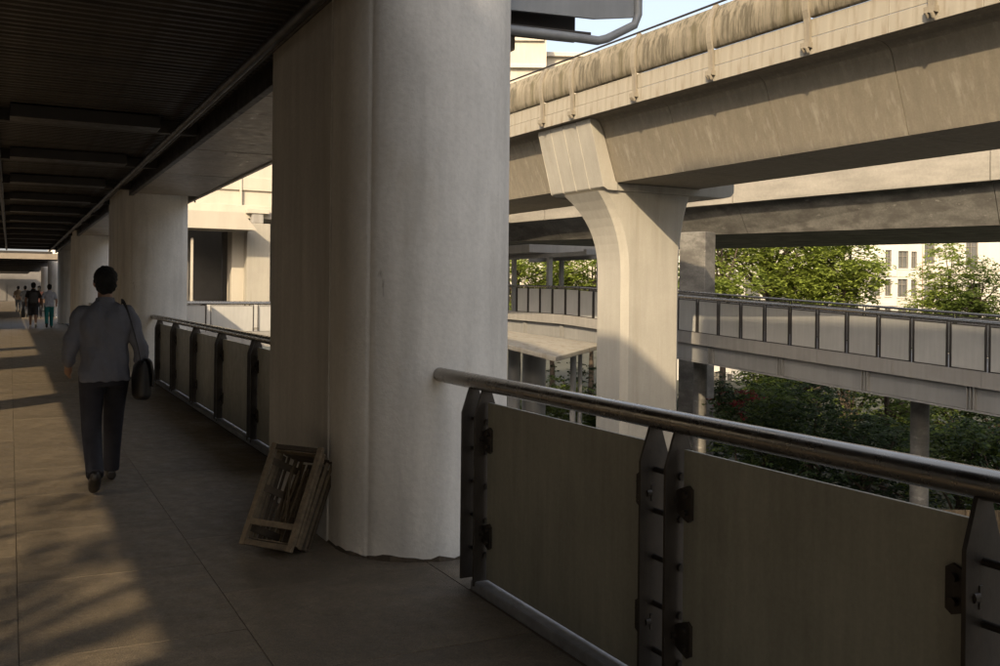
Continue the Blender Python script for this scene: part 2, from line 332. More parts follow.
# ================================================================== roof over the walkway
ZS = 3.24
rf = empty('walkway_roof', 'dark ribbed canopy roof with lighter soffit band over the walkway', 'roof', (0, 0, 0))
def roof_part(name, mb, m, bevel=0.): return mb.build(name, m, rf, bevel)
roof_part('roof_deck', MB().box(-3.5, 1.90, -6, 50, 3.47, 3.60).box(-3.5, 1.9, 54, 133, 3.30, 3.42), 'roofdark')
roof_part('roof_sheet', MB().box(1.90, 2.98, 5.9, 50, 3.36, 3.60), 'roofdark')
sm = None
for k in range(300):
    y = 1.6 + k * .125
    if y > 38: break
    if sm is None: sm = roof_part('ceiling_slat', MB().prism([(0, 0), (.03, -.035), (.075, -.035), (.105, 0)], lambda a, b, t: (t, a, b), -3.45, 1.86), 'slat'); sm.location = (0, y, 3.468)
    else: inst(sm, 'ceiling_slat', rf, (0, y, 3.468 + random.uniform(-.002, .002)))
bmx = None
for k in range(12):
    y = 10.9 + k * 3.35
    if y > 49: break
    if bmx is None: bmx = roof_part('ceiling_box', MB().box(-.02, 1.42, 0, .34, 3.29, 3.42), 'pipe', .006); bmx.location = (0, y, 0)
    else: inst(bmx, 'ceiling_box', rf, (0, y, 0))
    roof_part('purlin', MB().box(-3.4, 1.88, y + .36, y + .48, 3.30, 3.43), 'roofdark')
roof_part('edge_lip', MB().box(1.86, 1.93, 5.9, 50, ZS - .02, 3.47), 'pipe', .008)
roof_part('outer_lip', MB().box(2.99, 3.05, 5.86, 50, ZS - .02, 3.62), 'soffit', .008)
roof_part('left_gutter', MB().box(-3.62, -3.45, -6, 50, 3.22, 3.62), 'pipe', .01)
for x, r, z in ((1.62, .04, 3.31), (1.74, .018, 3.37), (-.16, .035, 3.33)):
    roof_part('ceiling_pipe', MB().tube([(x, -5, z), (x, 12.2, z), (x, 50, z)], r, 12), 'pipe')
col_spans = [(5.22, 7.47), (17.98, 21.62), (32.98, 35.62), (46.78, 49.42)]
spm = {}
y = 5.23
for k in range(60):
    y2 = y + .9
    for (a, b) in col_spans:
        if y < a < y2: y2 = a
        if a <= y < b: y = b; y2 = b + .9
    if y2 > 50: break
    if y2 - y > .05: roof_part('soffit_panel', MB().box(1.935, 2.985, y + .004, y2 - .004, ZS + random.uniform(-.003, .003), ZS + .03), 'soffit')
    y = y2
# farther canopy
roof_part('far_cross_beam', MB().box(-1.2, 2.6, 54, 54.3, 3.02, 3.32), 'soffit', .01)
for k in range(9): roof_part('purlin', MB().box(-1.2, 2.4, 58 + k * 5, 58.3 + k * 5, 3.05, 3.28), 'roofdark')
# eave box at the nearest column
Ye = 5.60
P0, P1, P2 = atY(540, 33, Ye), atY(603, 41, Ye), atY(638, 22, Ye)
eb = empty('eave_box', 'grey eave box with open slot jutting past the nearest column top', 'eave', (P0.x, Ye, P0.z)); oo = Vector((P0.x, Ye, P0.z))
def off(p): return Vector(p) - oo
top = P2.z + 1.1; X0 = 2.45
rim = [Vector((X0, Ye, P0.z - .02)), P0, P1 - Vector((.04, 0, .003)), P1 + Vector((.03, 0, .02)), P2 - Vector((.03, 0, .025)), P2 + Vector((0, 0, .05)), Vector((P2.x, Ye, top))]
MB().tube([off(p) for p in rim], .03, 10).build('rim', 'fascia', eb)
MB().prism([(X0, P0.z + .105), (P1.x - .06, P1.z + .145), (P2.x - .03, P2.z + .03), (P2.x - .03, top), (X0, top)], lambda a, b, t: off((a, t, b)), Ye + .005, Ye + .03).build('fascia_plate', 'fascia', eb)
MB().prism([(X0, P0.z + .0), (P1.x - .09, P1.z + .03), (P1.x - .09, P1.z + .05), (X0, P0.z + .02)], lambda a, b, t: off((a, t, b)), Ye + .01, Ye + .24).build('bottom_plate', 'pipe', eb)
MB().prism([(X0, P0.z + .021), (P1.x - .09, P1.z + .051), (P1.x - .09, top), (X0, top)], lambda a, b, t: off((a, t, b)), Ye + .22, Ye + .24).build('back_plate', 'pipe', eb)
# left posts where the walkway narrows
for k, y in enumerate((39.5, 46, 52.5, 59, 65, 71, 78)):
    o = empty('roof_post', ['slim roof post nearest the left picture edge', 'second slim roof post on the left edge', 'third slim roof post on the left edge', 'fourth slim roof post on the left edge', 'fifth slim roof post on the left edge', 'sixth slim roof post on the left edge', 'last slim roof post at the far left'][k], 'post', (-.74 - .004 * (y - 39), y, 0), 0, 'slim posts on the left of the far walkway')
    MB().tube([(0, 0, 0), (0, 0, 3.3)], .11, 12).build('shaft', 'column', o); MB().box(-.18, .18, -.18, .18, 0, .06).build('base_plate', 'post', o)
railing('low railing between slim roof posts at the far left', -.95, [40.5 + 1.8 * k for k in range(18)], 39.6, 72, rungs=False, fine=False)
tag(MB().box(-1.6, 6, 134, 134.4, -6, 4.2).box(-1.2, -.4, 133.9, 133.99, 0, 2.1).build('end_wall', 'darkwall', None), 'dark wall closing the far end of the walkway', 'wall')
# ================================================================== elevated guideway
GA = math.radians(-2.08); gd = Vector((math.sin(GA), math.cos(GA), 0)); gr = Vector((math.cos(GA), -math.sin(GA), 0))
GO = Vector((15.127, 21.687, 0))
gw = empty('elevated_guideway', 'big sunlit concrete rail guideway girder with stained parapet crossing above', 'viaduct', GO, -GA)
# children use local axes: x = across (right), y = along (away), z up
ZB = 4.43
seg = None
SEGL = 3.05
outer = [(-1.32, ZB), (1.45, ZB), (1.85, 5.75), (1.95, 5.9), (2.25, 6.0), (2.3, 6.02), (2.3, 6.30), (-2.3, 6.30), (-2.3, 6.0), (-2.2, 6.0), (-2.04, 5.99), (-1.92, 5.955), (-1.83, 5.89), (-1.78, 5.80), (-1.745, 5.70)]
for k in range(-12, 20):
    if seg is None:
        seg = MB().prism(outer, lambda a, b, t: (a, t, b), .008, SEGL - .008).build('girder_segment', 'girder', gw); seg.location = (0, k * SEGL - .4, 0)
    else: inst(seg, 'girder_segment', gw, (0, k * SEGL - .4, 0))
edge = None; par = None; brk = None; pnl = None
BS = 2.63
for k in range(-12, 20):
    y = -8.18 + BS * k - (1.17 if k > 3 else 0); pl = BS if k != 3 else BS - 1.17
    for j in range(3):   # edge strip of short pale blocks
        w3 = pl / 3
        if edge is None or k == 3: edge_ = edge; edge = MB().box(-2.355, -2.305, .004, w3 - .004, 6.005, 6.315).box(-2.335, -2.305, .004, w3 - .004, 6.33, 6.66).build('edge_block', 'edge', gw, .006); edge.location = (0, y + j * w3, 0); edge = edge_ if k == 3 else edge
        elif 1: inst(edge, 'edge_block', gw, (0, y + j * w3, 0))
    prof = [(-2.36, 6.675), (-2.40, 6.70), (-2.425, 6.84), (-2.43, 7.04), (-2.40, 7.27), (-2.335, 7.45), (-2.25, 7.58), (-2.18, 7.58), (-2.25, 7.42), (-2.32, 7.25), (-2.36, 7.06), (-2.35, 6.86), (-2.30, 6.675)]
    if k == 3: MB().prism(prof, lambda a, b, t: (a, t, b), .06, pl - .06, True).build('parapet_panel', 'parapet', gw).location = (0, y, 0)
    elif par is None: par = MB().prism(prof, lambda a, b, t: (a, t, b), .06, BS - .06, True).build('parapet_panel', 'parapet', gw); par.location = (0, y, 0)
    else: inst(par, 'parapet_panel', gw, (0, y, 0))
    if brk is None:
        mb = MB(); cp = [(-2.375, 6.15), (-2.40, 6.66), (-2.44, 6.81), (-2.452, 6.98), (-2.445, 7.12), (-2.41, 7.31), (-2.345, 7.48), (-2.265, 7.60)]
        for (a, b), (c, d) in zip(cp[:-1], cp[1:]): mb.bar((a, 0, b), (c, 0, d), .05, .14, (0, 1, 0))
        mb.box(-2.47, -2.365, -.10, .10, 6.12, 6.22).tube([(-2.47, -.05, 6.12), (-2.42, -.05, 6.04)], .035, 8).tube([(-2.47, .06, 6.14), (-2.40, .06, 6.06)], .03, 8)
        brk = mb.build('parapet_bracket', 'girder', gw); brk.location = (0, y, 0)
    else: inst(brk, 'parapet_bracket', gw, (0, y, 0))
MB().tube([(-2.26, -40, 7.65), (-2.26, 60, 7.65)], .025, 8).build('handrail', 'post', gw)
MB().box(2.05, 2.28, -40, 60, 6.31, 7.3).build('far_parapet', 'edge', gw)
for x in (-.75, .75): MB().box(x - .04, x + .04, -40, 60, 6.305, 6.48).build('track_rail', 'post', gw)
def pier(u, label, parent_label=None):
    loc = GO + gd * u
    e = empty('guideway_pier', label, 'pier', (loc.x, loc.y, GZ), -GA, 'piers under the guideway')
    g = -GZ
    # column with flaring head: loft of rounded plan sections
    def sect(vl, vr, u0, u1, z, ch=.16):
        return [Vector(p) for p in ((vl + ch, u0, z), (vr - ch, u0, z), (vr, u0 + ch, z), (vr, u1 - ch, z), (vr - ch, u1, z), (vl + ch, u1, z), (vl, u1 - ch, z), (vl, u0 + ch, z))]
    secs = [sect(-.95, .95, -.62, .75, 0), sect(-.95, .95, -.62, .75, g + 2.0)]
    for t in [i / 10 for i in range(1, 11)]:
        k = t ** 2.4; kk = t ** 3.2; secs.append(sect(-.95 - .78 * k, .95 + .30 * k, -.62 - .06 * kk, .75 + .5 * kk, g + 2.0 + 2.22 * t))
    mb = MB(); vs = [v for s_ in secs for v in s_]; fs = []
    for i in range(len(secs) - 1):
        for k in range(8): fs.append((i * 8 + k, i * 8 + (k + 1) % 8, (i + 1) * 8 + (k + 1) % 8, (i + 1) * 8 + k))
    mb.add(vs, fs); mb.add(secs[-1], [tuple(range(8))])
    mb.build('shaft', 'pier', e)
    # left corbel hugging the web
    mb = MB(); c0 = [(-1.74, 4.30), (-1.60, 4.225), (-1.30, 4.225), (-1.30, 4.425), (-1.36, 4.46), (-1.77, 5.70), (-1.9, 5.93), (-2.0, 5.99), (-2.17, 5.99), (-2.17, 5.9)]
    for j in range(4): MB().prism(c0, lambda a, b, t: (a, t, b + g), -.78 + .625 * j + (.006 if j else 0), -.78 + .625 * (j + 1)).build('corbel', 'pier', e, .012)
    mb = MB(); c1 = [(-1.29, 4.225), (2.3, 4.225), (2.55, 4.28), (2.66, 4.40), (2.66, 4.6), (2.42, 5.6), (1.86, 5.6), (1.50, 4.45), (1.46, 4.425), (-1.29, 4.425)]
    mb.prism(c1, lambda a, b, t: (a, t, b + g), -.74, 1.68); mb.build('bearing_cap', 'pier', e, .03)
    return e
pier(0, 'sunlit flaring concrete guideway pier in the middle of the view')
pier(30, 'next guideway pier farther along, hidden mostly behind the near column')
pier(-30, 'guideway pier behind the viewer on the right')
# guideway added on the left, outside the picture, to shade the lower pier
ug = empty('shade_guideway', 'higher guideway added left of the walkway, out of frame, to shade the pier', 'viaduct', (-7.5, 0, 0))
up = [(-1.4, 11.0), (1.4, 11.0), (2.0, 12.3), (3.0, 12.55), (3.0, 14.72), (2.8, 14.72), (2.8, 12.9), (-2.8, 12.9), (-2.8, 14.2), (-3.0, 14.2), (-3.0, 12.55), (-2.0, 12.3)]
for k in range(-5, 2): MB().prism(up, lambda a, b, t: (a, t, b), k * 8 + .01, k * 8 + 7.99).build('girder_segment', 'girder', ug)
MB().box(2.7, 2.99, -40, -.35, 14.73, 18.55).build('sun_block_wall', 'white', ug)  # unseen wall, added to keep the sun off the far footbridge
for y in (-34,): MB().box(-1, 1, y - 1, y + 1, GZ, 11).build('pier_shaft', 'pier', ug)
MB().box(-1, 1, 14.4, 16, GZ, 11).build('pier_shaft', 'pier', ug)
# ================================================================== far walkway on the other side of the guideway
FX = 18.5
def fz(y): return -.045 + .045 * (min(y, 31) - 13.8) + (.012 * min(y - 31, 6) if y > 31 else 0)
pxs = [764.7, 790, 817.5, 847, 878.6, 912, 949, 988]
fp = sorted(atX(x, 325, FX).y for x in pxs); stp = (fp[-1] - fp[0]) / 7
fpairs = [fp[0] - stp * k for k in range(9, 0, -1)] + fp + [fp[-1] + stp * k for k in range(1, 18)]
fpairs = [y for y in fpairs if y < 35.6]
fw = empty('far_walkway', 'pale far footbridge with steel girder running below the guideway', 'footbridge', (FX, 0, 0))
ya, yb = 2.0, 36.0
def sweep(mbx, prof, y0, y1, n=14):
    ys = [y0 + (y1 - y0) * k / n for k in range(n + 1)]; m = len(prof)
    vs = [(a, y, fz(y) + b) for y in ys for a, b in prof]; fs = []
    for i in range(n):
        for k in range(m): fs.append((i * m + k, i * m + (k + 1) % m, (i + 1) * m + (k + 1) % m, (i + 1) * m + k))
    fs += [tuple(range(m))[::-1], tuple(n * m + k for k in range(m))]
    return mbx.add(vs, fs)
sweep(MB(), [(-.10, -.28), (3.2, -.28), (3.2, .02), (-.10, .02)], ya, yb).build('deck', 'walkway', fw)
L = 2.35; k = 0; y = ya
while y < yb - .1:
    y2 = min(y + L, yb); sweep(MB(), [(-.16, -.29), (-.105, -.29), (-.105, .055), (-.16, .055)], y + .004, y2 - .004, 2).build('fascia_block', 'walkway', fw); y = y2
sweep(MB(), [(.02, -.80), (.02, -.29), (.06, -.29), (.06, -.80)], ya, yb).build('girder_web', 'steelgirder', fw)
sweep(MB(), [(-.08, -.84), (.20, -.84), (.20, -.805), (-.08, -.805)], ya, yb).build('girder_flange', 'steelgirder', fw)
sweep(MB(), [(2.8, -.84), (2.9, -.84), (2.9, -.29), (2.8, -.29)], ya, yb).build('rear_girder', 'steelgirder', fw)
y = 11.2
while y < 35:
    for d in (-.09, 0, .09): MB().box(-.06, .015, y + d - .012, y + d + .012, fz(y) - .80, fz(y) - .30).build('stiffener', 'steelgirder', fw)
    y += 2.9
railing('far footbridge front railing with pale square panels', FX, fpairs, 2.2, 35.9, fz, 'panel_pale', False, False, gap=.09, rail_r=.045, postw=.42)
railing('far footbridge rear railing behind the pale panels', FX + 3.05, [y + .3 for y in fpairs[::3]], 2.2, 35.9, fz, 'walkway', False, False, gap=.08, rail_r=.035, postw=.42)
for k, (px, d) in enumerate(((920, 24.2), (700, 32))):
    p = atX(px, 400, FX + 1.6); e = empty('footbridge_pier', ['dark round support under the far footbridge at right', 'support of the far footbridge behind the sunlit pier'][k], 'pier', (p.x, p.y, GZ))
    MB().tube([(0, 0, 0), (0, 0, fz(p.y) - .86 - GZ)], .22, 16).build('shaft', 'flyover', e); MB().box(-.5, .5, -.3, .3, fz(p.y) - 1.0 - GZ, fz(p.y) - .85 - GZ).build('cap', 'steelgirder', e)
# bend of the far walkway with a small roof
K = Vector((FX, 36.0, 0)); K2 = Vector((13.2, 41.0, 0)); bd = (K2 - K).normalized(); bn = Vector((-bd.y, bd.x, 0)) * -1
fb = empty('footbridge_bend', 'angled footbridge arm with roof posts behind the sunlit pier', 'footbridge', (K.x, K.y, 0)); zk = fz(36)
def bendp(a, b, t): p = K + bd * t + bn * a - Vector((K.x, K.y, 0)); return Vector((p.x, p.y, zk + b))
bl = (K2 - K).length
MB().prism([(-.02, -.28), (3, -.28), (3, .02), (-.02, .02)], bendp, .01, bl).build('deck', 'walkway', fb)
MB().prism([(-.08, -.29), (-.025, -.29), (-.025, .055), (-.08, .055)], bendp, .01, bl).build('fascia_block', 'walkway', fb)
MB().prism([(.1, -.84), (.2, -.84), (.2, -.29), (.1, -.29)], bendp, .01, bl).build('girder_web', 'steelgirder', fb)
for t in [.5 + 1.3 * k for k in range(5)]:
    MB().prism([(.0, .05), (.06, .05), (.06, 1.05), (.0, 1.05)], bendp, t - .04, t + .04).build('post', 'post', fb)
    MB().prism([(.02, .09), (.04, .09), (.04, .98), (.02, .98)], bendp, t + .05, t + 1.25).build('panel', 'panel', fb)
MB().tube([bendp(.03, 1.1, 0), bendp(.03, 1.1, bl)], .04, 8).build('handrail', 'rail', fb)
rp = empty('footbridge_shelter', 'slim steel shelter frame over the far footbridge bend', 'shelter', (FX, 33, 0))
for nm, x, y, wd in (('post', .4, .2, .18), ('post', .4, 3.2, .16), ('post', 2.7, .2, .16), ('post', 2.7, 3.2, .16), ('post', 1.2, 5.4, .16)):
    MB().box(x - wd / 2, x + wd / 2, y - wd / 2, y + wd / 2, fz(34), 3.06).build(nm, 'steelgirder', rp)
MB().box(-.2, 3.2, -3.5, -3.3, 2.98, 3.16).box(.3, .5, -3.3, 6, 2.98, 3.14).box(2.6, 2.8, -3.3, 6, 2.98, 3.14).build('frame_beam', 'steelgirder', rp)
MB().box(-.3, 3.0, .6, 4.6, 3.18, 3.5).build('roof_slab', 'walkway', rp, .02)
# lower canopy beneath the bend
A, B, C_, D = atd(440, 321, 37), atd(603, 344, 33.0), atd(556, 357, 29.5), atd(450, 336, 31.5)
cn = empty('lower_canopy', 'sunlit low canopy roof below the far footbridge bend', 'canopy', (C_.x, C_.y, GZ)); co = Vector((C_.x, C_.y, GZ))
mid = (D + C_) / 2 + Vector((0, 0, .10))
th = Vector((0, 0, -.15)); mbc = MB(); ring = [p - co for p in (A, B, C_, mid, D)]
mbc.add(ring + [p + th for p in ring], [(0, 1, 2, 3, 4), (9, 8, 7, 6, 5)] + [(k, 5 + k, 5 + (k + 1) % 5, (k + 1) % 5) for k in range(5)])
mbc.build('roof_sheet', 'edge', cn, .03)
for px, d, r in ((573, 31.8, .10), (580, 32.2, .07), (534, 34.6, .42), (514, 34, .22)):
    p = atd(px, 380, d); MB().tube([(p.x - co.x, p.y - co.y, 0), (p.x - co.x, p.y - co.y, -GZ - .35)], r, 12).build('post', 'steelgirder', cn)
# ================================================================== flyover behind
Z4 = 4.0
Q1, Q3 = atz(1000, 225, Z4), atz(600, 238.5, Z4)
fdir = (Q3 - Q1).normalized(); fn_ = Vector((fdir.y, -fdir.x, 0))
if fn_.x < 0: fn_ = -fn_
fo = empty('road_flyover', 'weathered dark concrete flyover with pale sunlit edge behind the guideway', 'flyover', (Q1.x, Q1.y, 0), 0)
def fl_hit(px, py, a):
    r = Vector(ray(px, py)); base = Q1 + fn_ * a; t = (base - Vector((0, 0, H))).dot(fn_) / r.dot(fn_); p = Vector((0, 0, H)) + r * t; return (p - base).dot(fdir), p.z
(ta, za_), (tb, zb_) = fl_hit(1000, 180, -1.1), fl_hit(740, 203, -1.1)
def fe(t): return za_ + (zb_ - za_) * (max(-12, min(t, 40)) - ta) / (tb - ta)
def flp(a, b, t): p = fn_ * a + fdir * t; return Vector((p.x, p.y, b if b < Z4 + .01 else b - 5.0 + fe(t)))
fprof = [(0, Z4), (10.8, Z4), (12.0, 5.15), (12.0, 5.4), (-1.1, 5.4), (-1.1, 5.0), (-.95, 4.95)]
fprof2 = [(-1.32, 4.99), (-1.11, 4.99), (-1.11, 6.6), (-1.24, 6.6), (-1.34, 5.95), (-1.34, 5.6)]
for k in range(-3, 7):
    MB().prism(fprof, flp, k * 9 + .012, k * 9 + 8.988).build('girder_segment', 'flyover', fo)
    MB().prism(fprof2, flp, k * 9 + .006, k * 9 + 8.994).build('parapet_block', 'flyover_edge', fo, .015)
for k, t in enumerate((-18, 14.8, 44)):
    p = Q1 + fdir * t + fn_ * (2.2 if k == 1 else 5)
    if k == 1: p = atd(697, 300, 37.5)
    e = empty('flyover_pier', ['flyover pier at the right, outside the view', 'dark square flyover pier beside the sunlit guideway pier', 'far flyover pier hidden behind the guideway pier'][k], 'pier', (p.x, p.y, GZ), math.atan2(fdir.y, fdir.x))
    MB().box(-.55, .55, -.42, .42, 0, Z4 - GZ - .012).build('shaft', 'flyover', e, .04); MB().box(-.7, .7, -.57, .57, 0, .5).build('footing', 'flyover', e, .04)
# ================================================================== cross structure at the end of the bay (left gap)
def ybox(mb, x0, y0, x1, y1, Y, dep):
    a, b = atY(x0, y1, Y), atY(x1, y0, Y); return mb.box(a.x, b.x, Y, Y + dep, a.z, b.z)
st = empty('station_block', 'bright cream concrete building face beyond the second column', 'building', (7, 42, 0)); so_ = Vector((7, 42, 0))
def sb(name, rect, Y, dep, m, bevel=.02):
    mb = MB(); ybox(mb, *rect, Y, dep); mb.v = [(x - 7, y - 42, z) for x, y, z in mb.v]; return mb.build(name, m, st, bevel)
sb('upper_wall', (196, 60, 290, 207), 42, 4, 'cream'); sb('upper_wall', (100, 60, 195.8, 207), 42, 4, 'cream')
sb('ledge', (100, 207.3, 290, 212), 41.4, 4.5, 'cream')
sb('band', (100, 180, 290, 182), 41.9, .09, 'cream'); sb('pilaster', (240, 120, 243, 206), 41.85, .14, 'cream')
mb = MB(); p0, p1 = atY(150, 225.5, 39.6), atY(243, 213, 39.6); p2 = atY(256, 225.5, 39.6)
mb.prism([(p0.x - 7, p0.z), (p2.x - 7, p0.z), (p1.x - 7, p1.z), (p0.x - 7, p1.z)], lambda a, b, t: (a, t - 42, b), 39.6, 41.39); mb.build('cross_beam', 'cream', st, .02)
sb('pier_shaft', (246, 224, 270.5, 345), 41.0, 1.6, 'pier'); sb('pier_wall', (231, 226, 245.8, 345), 41.6, 1.0, 'cream')
sb('bearing', (252, 213, 264, 223.5), 41.1, 1.2, 'walkway', .06); sb('bearing_shelf', (247, 209.5, 270, 213), 41.05, .34, 'cream')
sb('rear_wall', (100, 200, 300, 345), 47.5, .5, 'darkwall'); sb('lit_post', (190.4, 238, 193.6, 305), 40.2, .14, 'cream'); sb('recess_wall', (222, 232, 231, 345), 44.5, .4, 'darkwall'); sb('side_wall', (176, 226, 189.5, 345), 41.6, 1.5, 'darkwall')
bw = empty('branch_walkway', 'short side walkway slab crossing behind the second column', 'footbridge', (2.7, 36, 0))
MB().box(0, 8.3, .02, 3.6, -.5, 0).build('deck', 'walkway', bw); MB().box(0, 8.3, -.05, .015, -.5, .06).build('fascia_block', 'walkway', bw)
xc = atY(240, 310, 36).x
r1 = railing('pale panel railing on the side walkway beyond second column', 0, [xc - 2.8 + 1.70 * k for k in range(-1, 6)], 2.7, 10.9, lambda y: 0, 'panel_pale', False, False, gap=.17)
r1.rotation_euler[2] = -math.pi / 2; r1.location = (2.7, 36.12, 0)
r2 = railing('rear railing of the side walkway in front of the shaded wall', 0, [3.4 + 1.7 * k for k in range(5)], 2.7, 10.9, lambda y: 0, 'panel_pale', False, False, gap=.17)
r2.rotation_euler[2] = -math.pi / 2; r2.location = (2.7, 39.4, 0)
# ================================================================== buildings
def facade(name, label, d, x0, x1, ytop, wins, m, depth=12, extra=()):
    """block whose front stands square to the view; wins = pixel rects"""
    a = atd(x0, 293, d); b = atd(x1, 293, d); top = atd((x0 + x1) / 2, ytop, d).z; wd = (Vector((b.x, b.y, 0)) - Vector((a.x, a.y, 0))).length
    e = empty(name, label, 'building', (a.x, a.y, GZ), -YAW)
    cols = []
    def uz(px, py):
        p = atd(px, py, d); return (Vector((p.x, p.y, 0)) - Vector((a.x, a.y, 0))).dot(Vector((c_, -s_, 0))), p.z - GZ
    # front wall is pieced round the openings: vertical strips
    xsn = sorted(set([0, wd] + [uz(r[0], 300)[0] for r in wins] + [uz(r[2], 300)[0] for r in wins])); mb = MB()
    for u0, u1 in zip(xsn[:-1], xsn[1:]):
        um = (u0 + u1) / 2; ops = sorted((uz(r[0], r[3])[1], uz(r[0], r[1])[1]) for r in wins if uz(r[0], 300)[0] < um < uz(r[2], 300)[0])
        z = 0.
        for (z0, z1) in ops + [(top - GZ, None)]:
            if z0 > z + .01: mb.box(u0, u1, 0, .35, z, z0)
            if z1 is not None: z = z1
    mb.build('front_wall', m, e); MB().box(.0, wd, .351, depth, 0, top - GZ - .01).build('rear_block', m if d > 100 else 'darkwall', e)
    MB().box(-.15, wd + .15, -.18, depth, top - GZ, top - GZ + .4).build('roof_slab', m, e)
    for r in wins:
        u0, z0 = uz(r[0], r[3]); u1, z1 = uz(r[2], r[1]); cx = (u0 + u1) / 2
        f = MB(); t = .07
        f.box(u0, u1, .12, .2, z0, z0 + t).box(u0, u1, .12, .2, z1 - t, z1).box(u0, u0 + t, .12, .2, z0 + t, z1 - t).box(u1 - t, u1, .12, .2, z0 + t, z1 - t).box(cx - t / 2, cx + t / 2, .125, .195, z0 + t, z1 - t).box(u0 + t, u1 - t, .13, .19, z0 + (z1 - z0) * .68, z0 + (z1 - z0) * .68 + t)
        w_ = f.build('window', 'frame', e); MB().box(u0 + .02, u1 - .02, .22, .25, z0 + .02, z1 - .02).build('pane', 'glass', w_); MB().box(u0 - .08, u1 + .08, -.10, .118, z0 - .12, z0 - .004).build('sill', 'sill', w_)
    for nm, r, mm, pr in extra:
        u0, z0 = uz(r[0], r[3]); u1, z1 = uz(r[2], r[1]); MB().box(u0, u1, -pr, -.003, z0, z1).build(nm, mm, e)
    return e
winA = [(885, 250, 891, 267), (898, 251, 908, 268.5), (911, 251.5, 916.5, 268.5), (870, 280, 880, 296.5), (885, 279, 891, 296), (897.6, 279, 907.5, 297), (911, 280, 916.3, 296),
        (870, 308, 880, 324), (885, 308, 891, 324), (898, 308, 907, 324), (911, 308, 916, 324), (745, 277, 760, 297), (778, 279, 792, 300), (870, 222, 880, 239), (885, 222, 891, 239), (898, 222, 907, 239), (715, 372, 722, 390), (728, 374, 733, 388), (850, 280, 858, 296), (850, 308, 858, 324), (820, 280, 830, 297)]
facade('apartment_building', 'white apartment block with paired windows behind the street trees', 92, 640, 922, 200, winA, 'white',
       extra=[('spandrel', (897, 270, 908.5, 277), 'sill', .06), ('spandrel', (897, 299, 908.5, 306), 'sill', .06), ('corner_trim', (921, 200, 923, 400), 'redbrick', .12), ('string_course', (640, 272.5, 896.5, 273.6), 'white', .10), ('string_course', (640, 302.5, 896.5, 303.4), 'white', .10)])
facade('apartment_building', 'broad cream building at right edge with tall window bays', 112, 915, 1180, 160, [(924, 244, 934, 264), (965.5, 236, 977.5, 270), (924, 285, 934, 305), (966, 284, 978, 304), (1000, 236, 1010, 270), (1030, 236, 1042, 270)], 'white', extra=[('ledge', (915, 271.5, 1180, 273.5), 'sill', .3)])
facade('tower_block', 'pale tower block rising above the guideway at upper left', 150, 380, 544, 34, [(395, 60, 402, 70), (420, 60, 427, 70)], 'cream', 20, [('ledge', (380, 64.5, 546, 67), 'sill', .8), ('roof_parapet', (500, 34, 544, 41), 'cream', .5)])
facade('tower_block', 'lower pale tower annexe stepping down toward the guideway', 155, 536, 640, 55, [(600, 70, 606, 78)], 'cream', 20, [('ledge', (538, 54, 640, 57), 'sill', .8)])
# ================================================================== trees
def leaf_crown(name, center, rx, ry, rz, n, ls, m, parent, seed, lobes=9, droop=.35, layered=False):
    R = random.Random(seed); vs = []; fs = []
    blobs = []
    for k in range(lobes):
        while True:
            q = Vector((R.uniform(-1, 1), R.uniform(-1, 1), R.uniform(-1, 1)))
            if q.length < 1: break
        q = q.normalized() * (q.length ** .5) * .74
        blobs.append((Vector((q.x * rx, q.y * ry, q.z * rz)), R.uniform(.24, .42)))
    per = 12
    for i in range(max(1, n // per)):          # feathery twigs: a drooping stalk with leaflets on both sides
        b, br = R.choice(blobs)
        q = Vector((R.gauss(0, 1), R.gauss(0, 1), R.gauss(0, 1))).normalized() * (R.random() ** .4)
        fl = .5 if layered else .85
        p = b + Vector((q.x * rx * br * 1.2, q.y * ry * br * 1.2, q.z * rz * br * fl))
        az = math.atan2(q.y, q.x) + R.gauss(0, .7); h_ = Vector((math.cos(az), math.sin(az), 0)); lt = Vector((-h_.y, h_.x, 0)); tl = ls * per * .26 * R.uniform(.7, 1.3); rise = R.uniform(-.1, .45); dr = R.uniform(.5, 1.1) * (1.2 if layered else .7)
        for j in range(per):
            t = (j // 2 + .5) / (per / 2); sd = 1 if j % 2 else -1
            c0 = p + h_ * tl * t + Vector((0, 0, tl * (rise * t - dr * .6 * t * t)))
            a = (lt * sd * .85 + h_ * .45 + Vector((R.gauss(0, .28), R.gauss(0, .28), R.gauss(-.12, .3)))).normalized(); nrm = Vector((R.gauss(0, .4), R.gauss(0, .4), 1)); c = a.cross(nrm).normalized()
            s = ls * R.uniform(.7, 1.25); a = a * s; c = c * s * .27; k = len(vs)
            vs += [tuple(c0), tuple(c0 + a * .5 + c), tuple(c0 + a), tuple(c0 + a * .5 - c)]; fs.append((k, k + 1, k + 2, k + 3))
    me = bpy.data.meshes.new(name); me.from_pydata(vs, [], fs); me.materials.append(M[m]); o = bpy.data.objects.new(name, me); COL.objects.link(o); o.parent = parent; o.location = center
    return o, blobs
